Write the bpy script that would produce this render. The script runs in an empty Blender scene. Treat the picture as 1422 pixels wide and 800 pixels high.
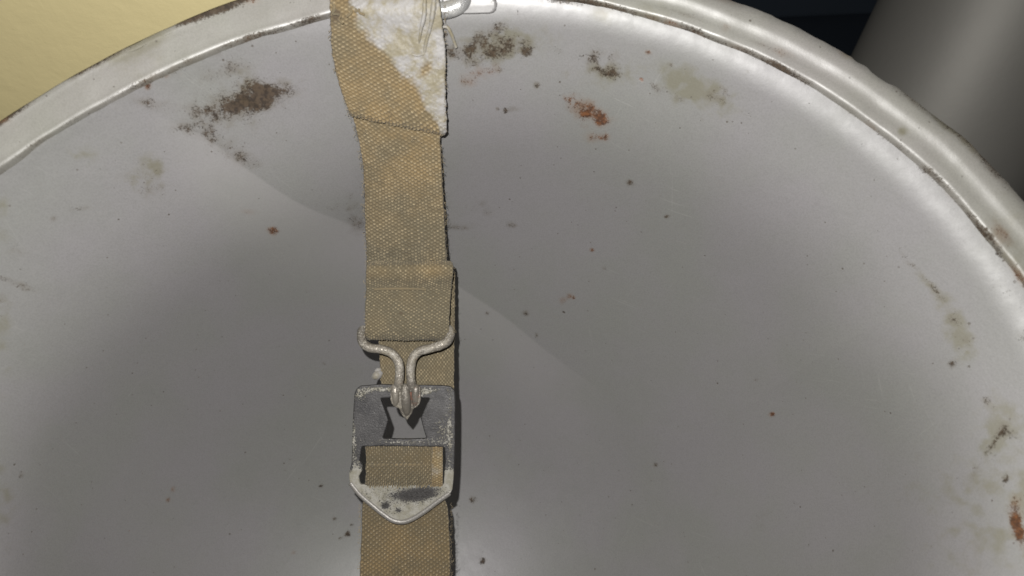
import bpy, bmesh, math, random
import numpy as np
from mathutils import Vector, Matrix, noise as mnoise
from mathutils.bvhtree import BVHTree

S = bpy.context.scene
C = S.collection
rng = np.random.default_rng(7)
random.seed(7)

# ------------------------------------------------------------------ camera
PW, PH, F = 1422.0, 800.0, 1027.0
CAMP = np.array([0.00807, -0.00119, 0.14777])
TILT, YAW, ROLL = 0.2682, -0.0355, -0.0561
M = (Matrix.Rotation(TILT, 3, 'X') @ Matrix.Rotation(YAW, 3, 'Y') @ Matrix.Rotation(ROLL, 3, 'Z'))
MN = np.array(M)
cam_d = bpy.data.cameras.new('camera')
cam = bpy.data.objects.new('camera', cam_d); C.objects.link(cam)
GR = Matrix.Rotation(math.radians(25), 4, 'X')      # the helmet leans towards the viewer: helmet frame -> upright room
cam.matrix_world = GR @ Matrix.Translation(Vector(CAMP)) @ M.to_4x4()
cam_d.sensor_width = 36.0
cam_d.lens = 36.0 * F / PW
cam_d.clip_start = 0.005; cam_d.clip_end = 20
cam_d.dof.use_dof = True
cam_d.dof.focus_distance = 0.215
cam_d.dof.aperture_fstop = 17.0
S.camera = cam

# ------------------------------------------------------------------ light
w = bpy.data.worlds.new('World'); S.world = w; w.use_nodes = True
w.node_tree.nodes['Background'].inputs['Color'].default_value = (1.0, 0.93, 0.82, 1)
w.node_tree.nodes['Background'].inputs['Strength'].default_value = 0.006

def lamp(name, off, power, size, col):
    d = bpy.data.lights.new(name, 'POINT'); d.energy = power; d.shadow_soft_size = size; d.color = col
    o = bpy.data.objects.new(name, d); C.objects.link(o)
    o.location = GR @ (Vector(CAMP) + M @ Vector(off))
    return o
lamp('phone_flash', (-0.009, 0.0145, 0.0), 3.05, 0.0012, (1.0, 0.98, 0.955))

S.view_settings.view_transform = 'Standard'
S.view_settings.look = 'None'
S.view_settings.gamma = 1
S.view_settings.exposure = 0
S.render.engine = 'CYCLES'

# ------------------------------------------------------------------ helpers
def ray(x, y):
    return MN @ np.array([(x - PW/2)/F, -(y - PH/2)/F, -1.0])
def at(x, y, d):
    """point seen at photo pixel (x, y) at distance d along the view axis"""
    return CAMP + ray(x, y) * d
def proj(P):
    q = (np.asarray(P) - CAMP) @ MN
    return PW/2 + F*q[..., 0]/-q[..., 2], PH/2 - F*q[..., 1]/-q[..., 2], -q[..., 2]

def sm(x):
    x = np.clip(x, 0, 1); return x*x*(3-2*x)

def mesh_np(name, V, Q, mat, parent=None, smooth=True):
    me = bpy.data.meshes.new(name)
    V = np.asarray(V, np.float32); Q = np.asarray(Q, np.int32)
    me.vertices.add(len(V)); me.vertices.foreach_set('co', V.ravel())
    k = Q.shape[1]
    me.loops.add(Q.size); me.loops.foreach_set('vertex_index', Q.ravel())
    me.polygons.add(len(Q)); me.polygons.foreach_set('loop_start', np.arange(len(Q), dtype=np.int32)*k)
    me.polygons.foreach_set('use_smooth', np.full(len(Q), smooth))
    me.update(calc_edges=True); me.validate()
    me.materials.append(mat)
    o = bpy.data.objects.new(name, me); C.objects.link(o)
    if parent: o.parent = parent
    return o

def grid_quads(nu, nv, wrap=False, off=0):
    """vertices indexed v*nu+u ; wrap joins u"""
    a = np.arange(nv*nu).reshape(nv, nu)
    if wrap:
        a = np.concatenate([a, a[:, :1]], 1)
    return np.stack([a[:-1, :-1], a[:-1, 1:], a[1:, 1:], a[1:, :-1]], -1).reshape(-1, 4) + off

def set_col(o, name, arr):
    at_ = o.data.attributes.new(name, 'FLOAT_COLOR', 'POINT')
    at_.data.foreach_set('color', np.asarray(arr, np.float32).ravel())

def empty(name, loc, label, cat, group=None):
    o = bpy.data.objects.new(name, None); C.objects.link(o)
    o.location = loc; o.empty_display_size = .01
    o['label'] = label; o['category'] = cat
    if group: o['group'] = group
    return o
def fix(o, root):
    """keep world place when parented to an empty that stands elsewhere"""
    o.parent = root
    o.matrix_parent_inverse = Matrix.Translation(-Vector(root.location))
    return o

def vnoise(P, scale, seed=0.0, octv=3):
    """cheap numpy value noise, P (...,3)"""
    P = np.asarray(P)*scale + seed
    out = 0; amp = 1; tot = 0
    for _ in range(octv):
        i = np.floor(P).astype(np.int64); f = P - i; f = f*f*(3-2*f)
        def h(dx, dy, dz):
            n = (i[..., 0]+dx)*374761393 + (i[..., 1]+dy)*668265263 + (i[..., 2]+dz)*2147483647
            n = (n ^ (n >> 13))*1274126177 & 0xffffffff
            n = (n ^ (n >> 16)) & 0xffff
            return n/65535.0
        x, y, z = f[..., 0], f[..., 1], f[..., 2]
        c = ((h(0,0,0)*(1-x)+h(1,0,0)*x)*(1-y)+(h(0,1,0)*(1-x)+h(1,1,0)*x)*y)*(1-z) + \
            ((h(0,0,1)*(1-x)+h(1,0,1)*x)*(1-y)+(h(0,1,1)*(1-x)+h(1,1,1)*x)*y)*z
        out = out + c*amp; tot += amp; amp *= .5; P = P*2.03 + 17.3
    return out/tot

def spline(pts, n, samples=None):
    """Catmull-Rom through pts (k, d), n samples evenly by chord length"""
    p = np.asarray(pts, float)
    k = len(p)
    e = np.vstack([2*p[0]-p[1], p, 2*p[-1]-p[-2]])
    T = np.linspace(0, k-1, 40*k) if samples is None else samples
    i = np.minimum(T.astype(int), k-2); t = (T-i)[:, None]
    a, b, c, d = e[i], e[i+1], e[i+2], e[i+3]
    q = .5*((2*b)+(-a+c)*t+(2*a-5*b+4*c-d)*t**2+(-a+3*b-3*c+d)*t**3)
    if samples is not None or n is None: return q
    L = np.r_[0, np.cumsum(np.linalg.norm(np.diff(q[:, :3], axis=0), axis=1))]
    s = np.linspace(0, L[-1], n)
    return np.stack([np.interp(s, L, q[:, j]) for j in range(q.shape[1])], 1)

# ------------------------------------------------------------------ materials
class NT:
    def __init__(s, name):
        s.m = bpy.data.materials.new(name); s.m.use_nodes = True
        s.t = s.m.node_tree; s.b = s.t.nodes['Principled BSDF']
    def n(s, typ, **kw):
        x = s.t.nodes.new(typ)
        for k, v in kw.items():
            if k.startswith('i_'): x.inputs[k[2:].replace('_', ' ')].default_value = v
            else: setattr(x, k, v)
        return x
    def l(s, a, b): s.t.links.new(a, b)
    def val(s, sock, v):
        if isinstance(v, bpy.types.NodeSocket): s.l(v, sock)
        else: sock.default_value = v
    def math(s, op, a, b=0.0, c=0.0, clamp=False):
        x = s.n('ShaderNodeMath', operation=op, use_clamp=clamp)
        s.val(x.inputs[0], a); s.val(x.inputs[1], b); s.val(x.inputs[2], c)
        return x.outputs[0]
    def mix(s, f, a, b, blend='MIX'):
        x = s.n('ShaderNodeMix', data_type='RGBA', blend_type=blend)
        s.val(x.inputs[0], f); s.val(x.inputs[6], a); s.val(x.inputs[7], b)
        return x.outputs[2]
    def ss(s, v, a, b, o0=0.0, o1=1.0):
        x = s.n('ShaderNodeMapRange', interpolation_type='SMOOTHSTEP')
        s.val(x.inputs[0], v); x.inputs[1].default_value = a; x.inputs[2].default_value = b
        x.inputs[3].default_value = o0; x.inputs[4].default_value = o1
        return x.outputs[0]
    def noise(s, scale, detail=4, rough=.55, dist=0.0, vec=None):
        x = s.n('ShaderNodeTexNoise'); x.inputs['Scale'].default_value = scale
        x.inputs['Detail'].default_value = detail; x.inputs['Roughness'].default_value = rough
        x.inputs['Distortion'].default_value = dist
        s.l(vec or s.co(), x.inputs['Vector'])
        return x.outputs['Fac']
    def co(s):
        if not hasattr(s, '_co'): s._co = s.n('ShaderNodeTexCoord').outputs['Object']
        return s._co
    def bump(s, h, dist, strength=1.0, prev=None):
        x = s.n('ShaderNodeBump'); x.inputs['Distance'].default_value = dist
        x.inputs['Strength'].default_value = strength
        s.val(x.inputs['Height'], h)
        if prev is not None: s.l(prev, x.inputs['Normal'])
        return x.outputs[0]

def c4(r, g, b): return (r, g, b, 1)

def paint_material(name, base=(0.156, 0.1538, 0.1508), rough=.48):
    """old grey-white enamel over steel; 'marks' R rust, G dark dirt, B green-yellow stain, A lighter tone"""
    k = NT(name)
    A = k.n('ShaderNodeAttribute', attribute_name='marks')
    sep = k.n('ShaderNodeSeparateColor'); k.l(A.outputs['Color'], sep.inputs[0])
    r, g, b = sep.outputs[0], sep.outputs[1], sep.outputs[2]; a = A.outputs['Alpha']
    nf = k.noise(900, 6, .65)       # ~1 mm grain
    nm = k.noise(240, 5, .6)
    nl = k.noise(28, 4, .55)
    nvf = k.noise(2600, 3, .6)
    nmf = k.math('ADD', k.math('MULTIPLY', k.noise(1500, 6, .8), .6), k.math('MULTIPLY', k.noise(420, 6, .75), .4))
    col = k.mix(k.ss(nl, .3, .7), c4(base[0]*1.01, base[1]*.985, base[2]*1.03), c4(base[0]*.945, base[1]*.965, base[2]*.925))
    col = k.mix(k.ss(nvf, .36, .72, 0, .34), col, c4(base[0]*.6, base[1]*.6, base[2]*.58))
    # hairline scratches, sparse
    for rz, sc, lo_s in ((.5, (60, 2600, 60), .68), (-.9, (50, 2300, 50), .69), (1.35, (45, 2500, 45), .69)):
        mp = k.n('ShaderNodeMapping'); mp.inputs['Rotation'].default_value = (0, 0, rz); k.l(k.co(), mp.inputs['Vector'])
        m2 = k.n('ShaderNodeMapping'); m2.inputs['Scale'].default_value = sc; k.l(mp.outputs[0], m2.inputs['Vector'])
        sn = k.noise(1, 2, .5, 0, m2.outputs[0])
        col = k.mix(k.math('MULTIPLY', k.math('MULTIPLY', k.ss(sn, lo_s, lo_s+.04), k.ss(nl, .50, .62)), .11), col, c4(base[0]*1.9, base[1]*1.9, base[2]*1.85))
    # a touch lighter below the curved diagonal edge
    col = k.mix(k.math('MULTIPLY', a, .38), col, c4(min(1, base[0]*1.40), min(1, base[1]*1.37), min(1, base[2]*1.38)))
    # green-yellow stain
    fb = k.ss(k.math('ADD', k.math('MULTIPLY', b, 1.5), k.math('MULTIPLY', k.math('SUBTRACT', nm, .5), 1.7)), .25, 1.3)
    fb = k.math('MULTIPLY', fb, k.ss(b, 0.02, .25))
    col = k.mix(k.math('MULTIPLY', fb, .62), col, c4(.092, .084, .044))
    # dark dirt: a soft smudge with fine specks inside
    ns = k.noise(2300, 4, .7)
    col = k.mix(k.math('MULTIPLY', k.ss(k.math('ADD', g, k.math('MULTIPLY', k.math('SUBTRACT', nm, .5), .9)), .15, 1.1), .62), col, c4(.070, .056, .038))
    fg = k.ss(k.math('ADD', k.math('MULTIPLY', g, 1.1), k.math('ADD', k.math('MULTIPLY', k.math('SUBTRACT', nmf, .5), 4.2), k.math('MULTIPLY', k.math('SUBTRACT', ns, .5), 2.2))), .62, 1.35)
    fg = k.math('MULTIPLY', fg, k.ss(g, .05, .3))
    col = k.mix(k.math('MULTIPLY', fg, .82), col, k.mix(k.ss(nf, .4, .6), c4(.016, .010, .007), c4(.050, .034, .022)))
    # rust
    col = k.mix(k.math('MULTIPLY', k.ss(k.math('ADD', r, k.math('MULTIPLY', k.math('SUBTRACT', nm, .5), .8)), .1, 1.2), .55), col, c4(.125, .070, .036))
    fr = k.ss(k.math('ADD', k.math('MULTIPLY', r, 1.15), k.math('ADD', k.math('MULTIPLY', k.math('SUBTRACT', nmf, .5), 3.6), k.math('MULTIPLY', k.math('SUBTRACT', ns, .5), 2.0))), .68, 1.35)
    fr = k.math('MULTIPLY', fr, k.ss(r, .05, .3))
    col = k.mix(k.math('MULTIPLY', fr, .88), col, k.mix(k.ss(nf, .4, .62), c4(.040, .017, .009), c4(.115, .048, .020)))
    # sparse specks and pits
    sp = None
    for sc, th, seed, cc in ((75, .045, 3.1, c4(.04, .03, .022)), (300, .10, 9.7, c4(.055, .045, .035)), (520, .12, 15.2, c4(.08, .07, .06)), (60, .045, 21.3, c4(.13, .05, .02))):
        mp = k.n('ShaderNodeMapping'); mp.inputs['Location'].default_value = (seed, seed*2, 0); k.l(k.co(), mp.inputs['Vector'])
        v = k.n('ShaderNodeTexVoronoi'); v.inputs['Scale'].default_value = sc; k.l(mp.outputs[0], v.inputs['Vector'])
        sc_ = k.n('ShaderNodeSeparateColor'); k.l(v.outputs['Color'], sc_.inputs[0])
        thr = k.math('MULTIPLY', k.math('POWER', k.ss(sc_.outputs[0], .55, 1.0), 2.5), th)
        d = k.math('SUBTRACT', thr, k.math('ADD', v.outputs['Distance'], k.math('MULTIPLY', k.math('SUBTRACT', nf, .5), .07)))
        f = k.ss(d, 0.0, .02)
        col = k.mix(k.math('MULTIPLY', f, .8), col, cc)
        sp = f if sp is None else k.math('MAXIMUM', sp, f)
    k.l(col, k.b.inputs['Base Color'])
    rough_ = k.math('ADD', k.ss(nm, .3, .7, rough-.02, rough+.04), k.math('MULTIPLY', k.math('MAXIMUM', fr, fg), .4), clamp=True)
    k.l(rough_, k.b.inputs['Roughness'])
    k.l(k.math('SUBTRACT', .60, k.math('MULTIPLY', k.math('MAXIMUM', fr, fg), .45)), k.b.inputs['Specular IOR Level'])
    k.b.inputs['Coat Weight'].default_value = .06; k.b.inputs['Coat Roughness'].default_value = .2
    h = k.math('SUBTRACT', k.math('ADD', k.math('MULTIPLY', nm, .14), k.math('MULTIPLY', nf, .16)),
               k.math('MULTIPLY', k.math('MAXIMUM', k.math('MAXIMUM', fr, fg), sp), .35))
    k.l(k.bump(h, .00022, .8), k.b.inputs['Normal'])
    return k.m

def web_material(name, warm=1.0):
    """cotton webbing; 'weave' R height, G warm/yellow, B grime, A white paint"""
    k = NT(name)
    A = k.n('ShaderNodeAttribute', attribute_name='weave')
    sep = k.n('ShaderNodeSeparateColor'); k.l(A.outputs['Color'], sep.inputs[0])
    h, g, b = sep.outputs[0], sep.outputs[1], sep.outputs[2]; a = A.outputs['Alpha']
    nf = k.noise(1900, 4, .6); nm = k.noise(260, 5, .6); nl = k.noise(130, 6, .65)
    col = k.mix(g, c4(.108, .094, .064), c4(.182, .132, .067))
    col = k.mix(k.ss(nl, .4, .65, 0, .6), col, c4(.098, .086, .058))
    col = k.mix(k.math('MULTIPLY', k.ss(h, .55, 1.0), k.ss(nf, .3, .7, .15, .95)), col, c4(.29, .235, .145))
    col = k.mix(k.ss(h, .50, .0, 0, .62), col, c4(.062, .046, .024))
    fb = k.math('MULTIPLY', k.ss(k.math('ADD', b, k.math('MULTIPLY', k.math('SUBTRACT', nm, .5), 1.6)), .3, .9), k.ss(b, .02, .2))
    col = k.mix(k.math('MULTIPLY', fb, .8), col, c4(.07, .052, .034))
    fa = k.ss(k.math('ADD', a, k.math('ADD', k.math('MULTIPLY', k.math('SUBTRACT', nm, .5), 1.0), k.math('MULTIPLY', k.math('SUBTRACT', h, .5), .12))), .28, .80)
    fa = k.math('MULTIPLY', fa, k.ss(a, .02, .2))
    pc = k.mix(k.ss(k.noise(190, 6, .7), .40, .62), c4(.235, .228, .222), c4(.180, .160, .112))
    col = k.mix(fa, col, pc)
    k.l(col, k.b.inputs['Base Color'])
    k.l(k.math('SUBTRACT', .92, k.math('MULTIPLY', fa, .40)), k.b.inputs['Roughness'])
    k.b.inputs['Specular IOR Level'].default_value = .3
    k.b.inputs['Sheen Weight'].default_value = .12
    k.l(k.bump(k.math('ADD', k.math('MULTIPLY', nf, .5), nm), .00018, .7), k.b.inputs['Normal'])
    return k.m

def metal_material(name, dark=(.085, .085, .09), light=(.56, .53, .47), rough=.42, metallic=.75):
    """'wear' R pale paint, G black pitting, B rust, A bright bare edge"""
    k = NT(name)
    A = k.n('ShaderNodeAttribute', attribute_name='wear')
    sep = k.n('ShaderNodeSeparateColor'); k.l(A.outputs['Color'], sep.inputs[0])
    r, g, b = sep.outputs[0], sep.outputs[1], sep.outputs[2]; a = A.outputs['Alpha']
    nf = k.noise(1900, 5, .65); nm = k.noise(480, 5, .6); nl = k.noise(150, 4, .5)
    col = k.mix(k.ss(nl, .35, .65), c4(*dark), c4(dark[0]*1.7, dark[1]*1.7, dark[2]*1.65))
    col = k.mix(k.ss(nf, .55, .72, 0, .5), col, c4(.12, .115, .11))
    fr = k.math('MULTIPLY', k.ss(k.math('ADD', r, k.math('MULTIPLY', k.math('SUBTRACT', nf, .5), 2.4)), .42, .75), k.ss(r, .01, .2))
    pc = k.mix(k.ss(nm, .35, .65), c4(*light), c4(light[0]*.72, light[1]*.70, light[2]*.62))
    col = k.mix(fr, col, pc)
    fg = k.math('MULTIPLY', k.ss(k.math('ADD', g, k.math('MULTIPLY', k.math('SUBTRACT', nf, .5), 2.6)), .42, .75), k.ss(g, .01, .2))
    col = k.mix(fg, col, c4(.022, .020, .019))
    fb = k.math('MULTIPLY', k.ss(k.math('ADD', b, k.math('MULTIPLY', k.math('SUBTRACT', nm, .5), 1.8)), .4, .8), k.ss(b, .01, .2))
    col = k.mix(k.math('MULTIPLY', fb, .8), col, c4(.17, .055, .03))
    col = k.mix(a, col, c4(.38, .36, .33))
    k.l(col, k.b.inputs['Base Color'])
    mt = k.math('MULTIPLY', k.math('SUBTRACT', 1.0, k.math('MAXIMUM', k.math('MAXIMUM', fr, fg), fb)), metallic)
    k.l(mt, k.b.inputs['Metallic'])
    k.l(k.math('SUBTRACT', k.math('ADD', k.ss(nm, .3, .7, rough-.05, rough+.12), k.math('MULTIPLY', fr, .1)), k.math('MULTIPLY', a, .2)), k.b.inputs['Roughness'])
    k.l(k.bump(k.math('ADD', k.math('MULTIPLY', nm, .6), k.math('ADD', nf, k.math('MULTIPLY', fr, .5))), .00012, .9), k.b.inputs['Normal'])
    return k.m

MAT_SHELL = paint_material('grey_enamel_paint')
MAT_RIM = paint_material('rim_enamel_paint', (.190, .185, .169), .42)
MAT_WEB = web_material('cotton_webbing')
MAT_BUCKLE = metal_material('blackened_buckle_metal', (.030, .029, .030), (.235, .226, .20), .50, .35)
MAT_HOOK = metal_material('worn_zinc_wire', (.15, .136, .118), (.29, .272, .24), .34, .45)
MAT_LOOP = metal_material('painted_steel_loop', (.26, .26, .26), (.34, .34, .34), .26, .35)

# ------------------------------------------------------------------ helmet shape
AX, BY, C3, C4 = .142, .120, -.02131, .01259
def rim_xy(th):
    f = 1 + C3*np.cos(3*th) + C4*np.cos(4*th)
    return AX*np.cos(th)*f, BY*np.sin(th)*f
def rim_w(th):                       # radial width of the rim band
    return .0078 + .0016*np.cos(th - .35)
# profile of the bowl: arc length from the band inwards
RM = .131 - .008
def make_profile(a0, fl, hold=.022):
    def run(L, n=600):
        s = np.linspace(0, L, n)
        al = a0 + (51-a0)*sm(s/.008) + (75.5-51)*sm((s-hold)/(fl-hold))
        q = np.clip((s-fl)/(L-fl), 0, 1)
        al = np.where(s >= fl, 75.5*(1-q**1.35)*(1-.33*q**3), al)
        al = np.radians(al)
        ds = L/(n-1)
        r = RM - np.r_[0, np.cumsum(np.cos((al[1:]+al[:-1])/2)*ds)]
        z = -.0045 - np.r_[0, np.cumsum(np.sin((al[1:]+al[:-1])/2)*ds)]
        return r, z
    lo, hi = .12, .4
    for _ in range(50):
        m = (lo+hi)/2; r, z = run(m)
        if r[-1] > 0: lo = m
        else: hi = m
    r, z = run(lo); return r/RM, z
PU, PZ = make_profile(31, .056)
PU2, PZ2 = make_profile(55, .056)      # the left side flares less
PU3, PZ3 = make_profile(31, .042, .014)  # and the wall steepens sooner towards the right end
PS = np.linspace(0, 1, len(PU))
DEPTH = -PZ[-1]
SHX, SHY = -.010, -.022
def shell_pt(th, s, off=0.0):
    """th angle, s 0 (band) .. 1 (crown centre)"""
    dg = np.degrees(th) % 360; fade = 1-sm((s-.25)/.6)
    wl = sm((dg-70)/45.)*(1-sm((dg-215)/60.))*fade
    u = np.interp(s, PS, PU)*(1-wl)+np.interp(s, PS, PU2)*wl; z = np.interp(s, PS, PZ)*(1-wl)+np.interp(s, PS, PZ2)*wl
    dg = (dg+180) % 360-180; w3 = (1-sm((dg-2)/34.))*sm((dg+75)/40.)*fade
    w3 = np.maximum(w3, .75*sm((dg-5)/30.)*(1-sm((dg-80)/35.))*fade)
    u = u*(1-w3)+np.interp(s, PS, PU3)*w3; z = z*(1-w3)+np.interp(s, PS, PZ3)*w3
    X, Y = rim_xy(th); R_ = np.hypot(X, Y); k = (R_ - rim_w(th) + .0)/R_
    q = sm((-z-.01)/(DEPTH))
    x = X*k*u + SHX*q; y = Y*k*u + SHY*q
    return np.stack([x, y, z], -1)

# angular samples: dense where the photograph looks (upper half), coarse elsewhere
A0, A1 = math.radians(-32), math.radians(215)
th_d = np.linspace(A0, A1, 1150)
th_c = np.linspace(A1, A0 + 2*math.pi, 140)[1:-1]
TH = np.r_[th_d, th_c]
sv = np.r_[np.linspace(0, .12, 70, endpoint=False), np.linspace(.12, .97, 330)]
TT, SV = np.meshgrid(TH, sv)
P = shell_pt(TT, SV)
# hand-beaten unevenness of the steel and thick paint
nz = (vnoise(P, 22, 3.0, 2)-.5)*.0006 + (vnoise(P, 70, 8.0, 2)-.5)*.00010
edge = np.exp(-SV*60)*(vnoise(P, 330, 5.0, 3)-.5)*.00042
cen = np.array([SHX*.5, SHY*.5, -.06])
d = cen - P; d /= np.linalg.norm(d, axis=-1, keepdims=True)
P = P + d*(nz+edge)[..., None]
nu, nv = len(TH), len(sv)
V = P.reshape(-1, 3)
Q = grid_quads(nu, nv, wrap=True)
Q = Q[:, ::-1]
# close the crown centre
crown = shell_pt(np.array(0.), np.array(1.0))
V = np.vstack([V, crown[None]])
last = (nv-1)*nu + np.arange(nu)
T3 = np.stack([last, np.roll(last, -1), np.full(nu, len(V)-1), np.full(nu, len(V)-1)], 1)
helmet = empty('steel_helmet', (0, 0, -DEPTH), 'upturned steel helmet bowl painted pale grey inside with rust stains and a rolled rim', 'helmet')

px_, py_, dd_ = proj(V)
def blob(x, y, rx, ry, ang=0., p=1.6):
    a = math.radians(ang); c, s = math.cos(a), math.sin(a)
    dx, dy = px_-x, py_-y
    u = (dx*c+dy*s)/rx; v = (-dx*s+dy*c)/ry
    return np.exp(-np.power(u*u+v*v, p/2)*.9)
marks = np.zeros((len(V), 4))
BL = [
 # channel, x, y, rx, ry, angle, strength      (places on the paint where the marks sit)
 (1, 348, 139, 36, 15, -14, 1.0), (1, 372, 133, 18, 11, -10, .9), (1, 330, 148, 16, 12, 0, .8), (1, 352, 128, 60, 34, -10, .42), (2, 345, 130, 50, 34, -20, .5),
 (1, 286, 158, 26, 16, -10, .55), (1, 262, 178, 26, 7, 10, .42), (1, 320, 215, 34, 12, 18, .45), (1, 345, 226, 14, 7, 10, .5), (1, 300, 192, 24, 10, 25, .35),
 (2, 205, 238, 26, 24, 0, .75), (2, 112, 216, 24, 14, -20, .5), (1, 205, 240, 44, 30, 10, .26), (1, 215, 262, 14, 10, 0, .35),
 (0, 205, 118, 5, 8, 0, .9), (0, 230, 103, 5, 5, 0, .85), (0, 250, 103, 6, 6, 0, .3), (1, 245, 97, 14, 5, -20, .4), (1, 300, 75, 12, 4, 0, .4), (1, 205, 142, 30, 12, 8, .36),
 (0, 343, 294, 10, 4.5, 5, .85), (0, 379, 320, 8, 6.5, 0, .9), (0, 240, 680, 5, 5, 0, .75), (0, 233, 694, 4, 4, 0, .6), (0, 408, 768, 5, 4, -40, .7),
 (1, 9, 388, 24, 4, 14, .75), (1, 18, 350, 24, 18, 0, .38), (1, 35, 400, 30, 6, 15, .42), (1, 74, 304, 6, 5, 0, .6), (1, 110, 290, 26, 5, -10, .38),
 (2, 4, 300, 14, 40, 0, .45), (2, 0, 470, 22, 90, 0, .35), (2, 0, 700, 24, 70, 0, .45), (1, 0, 420, 14, 16, 0, .5), (1, 28, 660, 4, 5, 0, .6),
 # around the strap loop
 (1, 655, 66, 32, 9, -14, .62), (1, 690, 73, 26, 12, -12, .85), (1, 640, 78, 26, 11, 20, .7), (1, 722, 58, 18, 12, 0, .66), (1, 731, 74, 7, 6, 0, 1.0),
 (1, 668, 50, 22, 10, -25, .5), (1, 692, 40, 14, 7, -20, .68), (2, 690, 68, 56, 22, -10, .8), (2, 716, 52, 24, 16, 0, .45), (0, 672, 99, 26, 9, -14, .78), (0, 650, 112, 13, 8, 0, .7), (1, 645, 114, 8, 6, 0, .6), (1, 700, 97, 16, 5, 0, .5),
 (1, 615, 62, 8, 10, 0, .6), (1, 618, 48, 7, 6, 0, .7),
 (2, 843, 20, 24, 16, 0, .55), (0, 838, 14, 12, 14, 20, .28), (2, 716, 12, 10, 24, -20, .38), (1, 720, 18, 5, 6, 0, .55), (2, 890, 15, 26, 9, 0, .35), (1, 770, 70, 46, 8, 4, .32), (1, 775, 2, 20, 4, 0, .4),
 (1, 843, 101, 20, 7.5, 4, .95), (2, 843, 101, 30, 14, 0, .6), (1, 822, 80, 16, 9, -10, .55), (1, 850, 84, 30, 16, 0, .3),
 (0, 805, 152, 12, 14, -25, .82), (0, 820, 155, 16, 8, 30, .8), (0, 833, 167, 11, 7, 10, .95), (0, 824, 190, 10, 6, 0, .85), (0, 838, 190, 8, 5, 0, .7), (1, 815, 160, 22, 16, 30, .5), (0, 790, 137, 14, 6, 10, .5), (0, 825, 165, 30, 34, 20, .26), (1, 808, 150, 7, 9, -20, .8),
 (2, 985, 135, 42, 20, 22, .95), (2, 945, 112, 36, 15, 22, .6), (1, 1000, 138, 13, 12, 20, .62), (1, 984, 135, 12, 8, 0, .6), (1, 915, 127, 12, 7, 10, .72), (1, 950, 140, 14, 5, 25, .62), (1, 906, 116, 3, 8, -25, .7), (1, 1008, 128, 4, 12, -35, .55), (1, 1035, 152, 12, 16, 0, .34), (1, 975, 165, 4, 6, 0, .5),
 (0, 900, 73, 5, 4, 20, .8), (1, 932, 90, 4, 3, 0, .7), (1, 1038, 99, 3, 3, 0, .8), (1, 717, 152, 9, 5, 0, .6), (1, 702, 154, 4, 4, 0, .8), (1, 691, 151, 3, 3, 0, .7), (1, 745, 118, 4, 4, 0, .8), (1, 780, 132, 30, 40, 0, .24),
 # centre specks
 (0, 780, 418, 6, 5, 0, .95), (0, 791, 410, 5, 4, 0, .9), (0, 797, 413, 3, 3, 0, .8), (1, 840, 372, 4, 4, 0, .8), (1, 730, 435, 5, 4, 0, .9), (1, 676, 435, 4, 3.5, 0, .9), (1, 745, 466, 4, 4, 0, .8), (0, 822, 347, 4, 3, 0, .7), (1, 712, 313, 9, 4, 0, .6), (1, 660, 290, 36, 14, 0, .42), (1, 640, 315, 26, 6, 0, .5), (1, 495, 312, 16, 18, 0, .5), (1, 480, 290, 34, 8, 0, .34), (1, 485, 270, 20, 6, 0, .3), (0, 1072, 575, 5, 4, 0, .85), (1, 1050, 528, 4, 3, 0, .7),
 (1, 657, 694, 5, 5, 0, .85), (1, 670, 779, 6, 5, 0, 1.), (1, 483, 742, 5, 5, 0, .9), (1, 464, 720, 4, 4, 0, .6), (1, 445, 675, 4, 3.5, 0, .8), (1, 472, 748, 3, 3, 0, .6), (1, 488, 728, 4, 4, 0, .5),
 (1, 1060, 715, 18, 24, 20, .27), (1, 910, 645, 4, 4, 0, .7), (1, 875, 254, 6, 5, 0, .7), (1, 926, 301, 5, 3, 0, .7), (1, 450, 505, 5, 4, 0, .5),
 # right wall
 (1, 1322, 445, 10, 22, -14, .62), (2, 1325, 452, 15, 34, -16, .9), (2, 1345, 480, 10, 24, -10, .6), (1, 1300, 405, 5, 26, -40, .45), (1, 1258, 357, 6, 30, -40, .40), (1, 1345, 480, 8, 14, 0, .4), (2, 1290, 395, 10, 50, -40, .38),
 (2, 1385, 600, 26, 60, 20, .62), (1, 1382, 612, 5, 26, 34, .62), (1, 1400, 600, 18, 9, 34, .6), (1, 1370, 555, 7, 6, 0, .66), (1, 1322, 505, 7, 6, 0, .6), (1, 1397, 667, 6, 7, 0, .8), (1, 1355, 655, 4, 16, 35, .42), (1, 1385, 640, 14, 12, 0, .45),
 (0, 1408, 716, 8, 16, -8, 1.1), (0, 1416, 742, 7, 22, -12, 1.2), (0, 1412, 690, 16, 40, -10, .3), (2, 1380, 740, 70, 80, 0, .32), (2, 1290, 700, 70, 110, 0, .16), (2, 1422, 680, 30, 70, 0, .5),
 (1, 1232, 592, 3, 6, -10, .0),
]
for ch, x, y, rx, ry, an, st in BL:
    if st > 0:
        small = max(rx, ry) < 9
        marks[:, ch] = np.maximum(marks[:, ch], 0) + blob(x, y, rx*(.9 if small else 1), ry*(.9 if small else 1), an)*st*(1.3 if small else 1.0)
# break the larger stains up into flakes and runs
br = vnoise(V, 420, 77., 4); br2 = vnoise(V, 1100, 87., 3)
for ch in (0, 1): marks[:, ch] *= (.62+.75*sm((br-.30)/.40)*(.6+.8*sm((br2-.25)/.5)))
marks[:, 2] *= .55+.9*sm((br-.3)/.4)
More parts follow.
